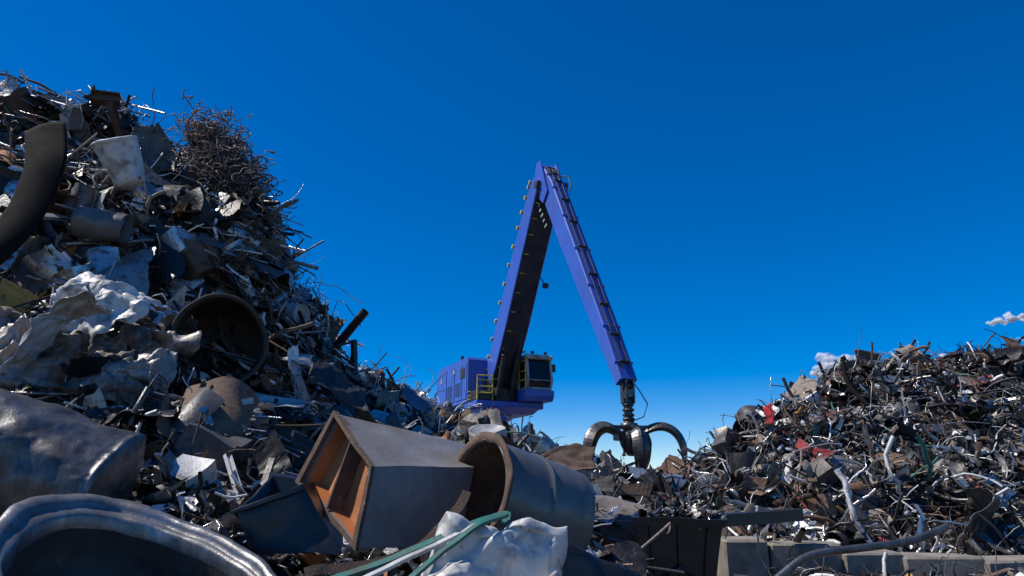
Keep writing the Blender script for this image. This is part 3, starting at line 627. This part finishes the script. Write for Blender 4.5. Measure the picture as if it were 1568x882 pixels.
pipe('steel_pipe',[P(492,558,15.6),P(560,476,15.2)],.10,BLACK)
pipe('steel_post',[P(543,596,16),P(542,521,16)],.08,BLACK)
pipe('curved_steel_strip',[P(400,402,14.8),P(455,402,14.6),P(486,411,14.4)],.045,LGREY)
pipe('thin_wire',[P(395,262,14),P(420,300,14),P(436,390,14.6)],.012,RUST,hollow=False)
strip('thin_steel_strip',[P(436,410,15),P(433,372,15),P(424,324,15)],.08,GREYP,.02,(0,1,.2))
pipe('thin_steel_rod',[P(500,500,16),P(560,590,16.6)],.02,GALV,hollow=False)
for q,(a_,b_) in enumerate([((-10,112),(38,128)),((380,395),(452,440)),((395,430),(468,463)),((440,470),(520,590)),((30,118),(95,150)),((60,135),(140,175)),((10,108),(14,150))]):
    pipe('protruding_bar' if q==0 else 'protruding_bar.%03d'%q,[P(a_[0],a_[1],14),P((a_[0]+b_[0])/2,(a_[1]+b_[1])/2-5,14.1),P(b_[0],b_[1],14.3)],.03,[RUST,GALV,LGREY,GREYP][q%4],hollow=False)
S=Soup()   # curved rubber belt: wide smooth band
Q=smoothpath([P(70,196,11.5),P(72,250,11.1),P(50,310,10.9),P(15,360,10.7),P(-30,400,10.6)],50)
pf=np.stack([np.linspace(-.36,.36,13), .10*np.cos(np.linspace(-1.4,1.4,13))],1)
S.sweep(Q, pf, False, up=(0,-1,.3)); o=S.make('rubber_belt', RUBBER); md=o.modifiers.new('thickness','SOLIDIFY'); md.thickness=.03
S=Soup(); I=A((-.14,-.12),(.14,-.12),(.14,-.09),(.02,-.09),(.02,.09),(.14,.09),(.14,.12),(-.14,.12),(-.14,.09),(-.02,.09),(-.02,-.09),(-.14,-.09))
S.sweep([P(190,225,13.8),P(168,155,13.0)],I*.5,True,cap=True,smooth=False); S.sweep([P(142,148,13.0),P(184,153,13.2)],I*.9,True,cap=True,smooth=False)
S.make('steel_i_beam', RUST)
S=Soup()
S.lathe([(0,.0),(.24,0),(.27,.05)]+[(.27+.08*x,.05+.75*x) for x in np.linspace(.1,1,8)]+[(.38,.81),(.38,.85),(.34,.86),(.31,.78),(.24,.08),(0,.08)], P(198,284,11.8), (-.28,-.35,1), 28); S.v[0]=dents(S.v[0],.08,1.9,3); S.make('plastic_tub', WHITE)
S=Soup(); dc=P(336,522,10.5); dax=unit(A(-.42,1,.16)); S.lathe([(.70,2.2),(.70,.05),(.74,.02),(.74,-.02),(.70,-.03),(.67,0),(.665,.2),(.65,.5),(.66,.55),(.64,1.1),(.3,1.12),(0,1.1)], dc, dax, 48); S.v[0]=dents(S.v[0],.05,1.2,4)
S.make('rusty_steel_drum', weathered('drum_inside',(.07,.056,.04),(.03,.027,.022),.1,.8,rust=(.09,.05,.028),scale=2))
def drum(name, c, ax, r, h, mat):
    S=Soup(); S.lathe([(0,.02),(r*.93,.02),(r*.95,0),(r,0),(r,.03)]+[(r*(1+.02*(abs(math.sin(x*3*math.pi)))**6),h*x) for x in np.linspace(.05,.95,22)]+[(r,h),(r*.95,h),(r*.93,h-.02),(0,h-.02)], c, ax, 36); S.v[0]=dents(S.v[0],.05,2,1); return S.make(name, mat)
drum('steel_drum', P(118,338,11.4), (1,.2,-.12), .27, .85, DUCTP)
drum('steel_drum.001', P(748,684,9.6), (-.1,-.35,1), .26, .25, LGREY)
drum('steel_drum.002', P(438,480,13.6), (.8,-.7,-.2), .2, .6, LGREY)
S=Soup()
for q in range(1700):
    x_,y_=345+rng.normal()*25, 262+rng.normal()*34; x_ += (y_-262)*.35
    S.sweep(walk(10,rng.uniform(.3,.9),rng.uniform(3,8))+P(x_,y_,14+rng.normal()*.3), CIRC[4]*rng.uniform(.008,.018), True, col=tuple(A(.20,.16,.14)*rng.uniform(.3,1.7)), mr=(.05,.85,.3))
for q in range(400):
    S.sweep(walk(10,rng.uniform(.3,.7),4)+P(316+rng.normal()*10, 214+rng.normal()*11, 14+rng.normal()*.2), CIRC[4]*.011, True, col=(.20,.16,.14), mr=(.05,.85,.3))
S.make('wire_tangle', SCRAP)
bigsheet('red_rag', P(1178,645,18.8),(.12,0,.05),(.05,.1,.44),weathered('red_cloth',(.50,.03,.04),(.36,.02,.03),0,.9,scale=3,rust_lo=.8,rust_hi=.9,dirt=(.2,.02,.02)),n=20,amp=.3,seed=31)
bigsheet('rusty_plate', P(1328,553,21),(.42,.1,-.1),(.1,.1,.34),RUST,n=14,amp=.2,seed=32,folds=2)
bigsheet('rusty_plate.001', P(1556,538,20.5),(.3,.1,-.1),(.0,.1,.45),RUST,n=14,amp=.3,seed=33,folds=3)

# ------------------------------------------------------------------ clouds
def cloudmat():
    m, nt, b = newmat('cloud_vapour'); b.inputs['Base Color'].default_value=(.9,.9,.92,1); b.inputs['Roughness'].default_value=1; b.inputs['Specular IOR Level'].default_value=0
    lw=N(nt,'ShaderNodeLayerWeight'); lw.inputs[0].default_value=.5
    r=N(nt,'ShaderNodeMapRange'); r.inputs[1].default_value=.05; r.inputs[2].default_value=.8; r.inputs[3].default_value=.55; r.inputs[4].default_value=0
    nt.links.new(lw.outputs['Facing'], r.inputs[0]); nt.links.new(r.outputs[0], b.inputs['Alpha'])
    return m
CM=cloudmat()
for ci,(lst) in enumerate([[(1252,576,9),(1263,568,14),(1278,560,18),(1294,555,19),(1312,555,19),(1330,562,16),(1346,568,12)],[(1517,494,5),(1530,492,8),(1548,488,9),(1564,486,9),(1580,484,9)],[(1450,547,7),(1468,544,9),(1485,547,7)]]):
    S=Soup()
    for x,y,rp in lst:
        for _ in range(8):
            D=900+rng.uniform(-8,8); c=P(x+rng.normal()*rp*.55,y+rng.normal()*rp*.3,D); r=rp/F*D*rng.uniform(.4,.95)
            th=np.linspace(0,math.pi,16); V=np.array([[(math.sin(a)*math.cos(b_),math.sin(a)*math.sin(b_),math.cos(a)*.6) for b_ in np.linspace(0,2*math.pi,24,endpoint=False)] for a in th])*r+c
            S.grid(dents(V,r*.3,.9/r,ci), wrap=True)
    S.make('cloud' if ci==0 else 'cloud.%03d'%ci, CM)

# ------------------------------------------------------------------ light
sd = unit(A(-.60,-.01,.80)); el = math.asin(sd[2])
w = bpy.data.worlds.new('World'); bpy.context.scene.world = w; w.use_nodes = True; nt = w.node_tree; nt.nodes.clear()
o = N(nt,'ShaderNodeOutputWorld'); bg = N(nt,'ShaderNodeBackground'); sky = N(nt,'ShaderNodeTexSky', sky_type='NISHITA')
sky.sun_disc=False; sky.sun_elevation=el; sky.sun_rotation=math.atan2(sd[0],sd[1]); sky.altitude=2800; sky.air_density=1.0; sky.dust_density=.1; sky.ozone_density=3.5
ga = N(nt,'ShaderNodeGamma'); ga.inputs[1].default_value=.90
hs = N(nt,'ShaderNodeHueSaturation'); hs.inputs['Saturation'].default_value=1.65; hs.inputs['Value'].default_value=1.08; hs.inputs['Hue'].default_value=.510
nt.links.new(sky.outputs[0],ga.inputs[0]); nt.links.new(ga.outputs[0],hs.inputs['Color']); nt.links.new(hs.outputs[0],bg.inputs[0]); bg.inputs[1].default_value=.15; nt.links.new(bg.outputs[0],o.inputs[0])
sl = bpy.data.lights.new('sun','SUN'); sl.energy=5; sl.angle=math.radians(.5); sl.color=(1,.95,.88)
so = bpy.data.objects.new('sun',sl); bpy.context.collection.objects.link(so); so.rotation_euler = Vector(sd).to_track_quat('Z','Y').to_euler()
cam = bpy.data.cameras.new('camera'); co = bpy.data.objects.new('camera',cam); bpy.context.collection.objects.link(co)
cam.sensor_width=36; cam.lens=24; cam.clip_end=10000; co.location=(0,0,H); co.rotation_euler=(math.pi/2+TH,0,0); bpy.context.scene.camera=co
sc=bpy.context.scene; sc.view_settings.view_transform='Standard'; sc.view_settings.look='None'; sc.view_settings.exposure=0
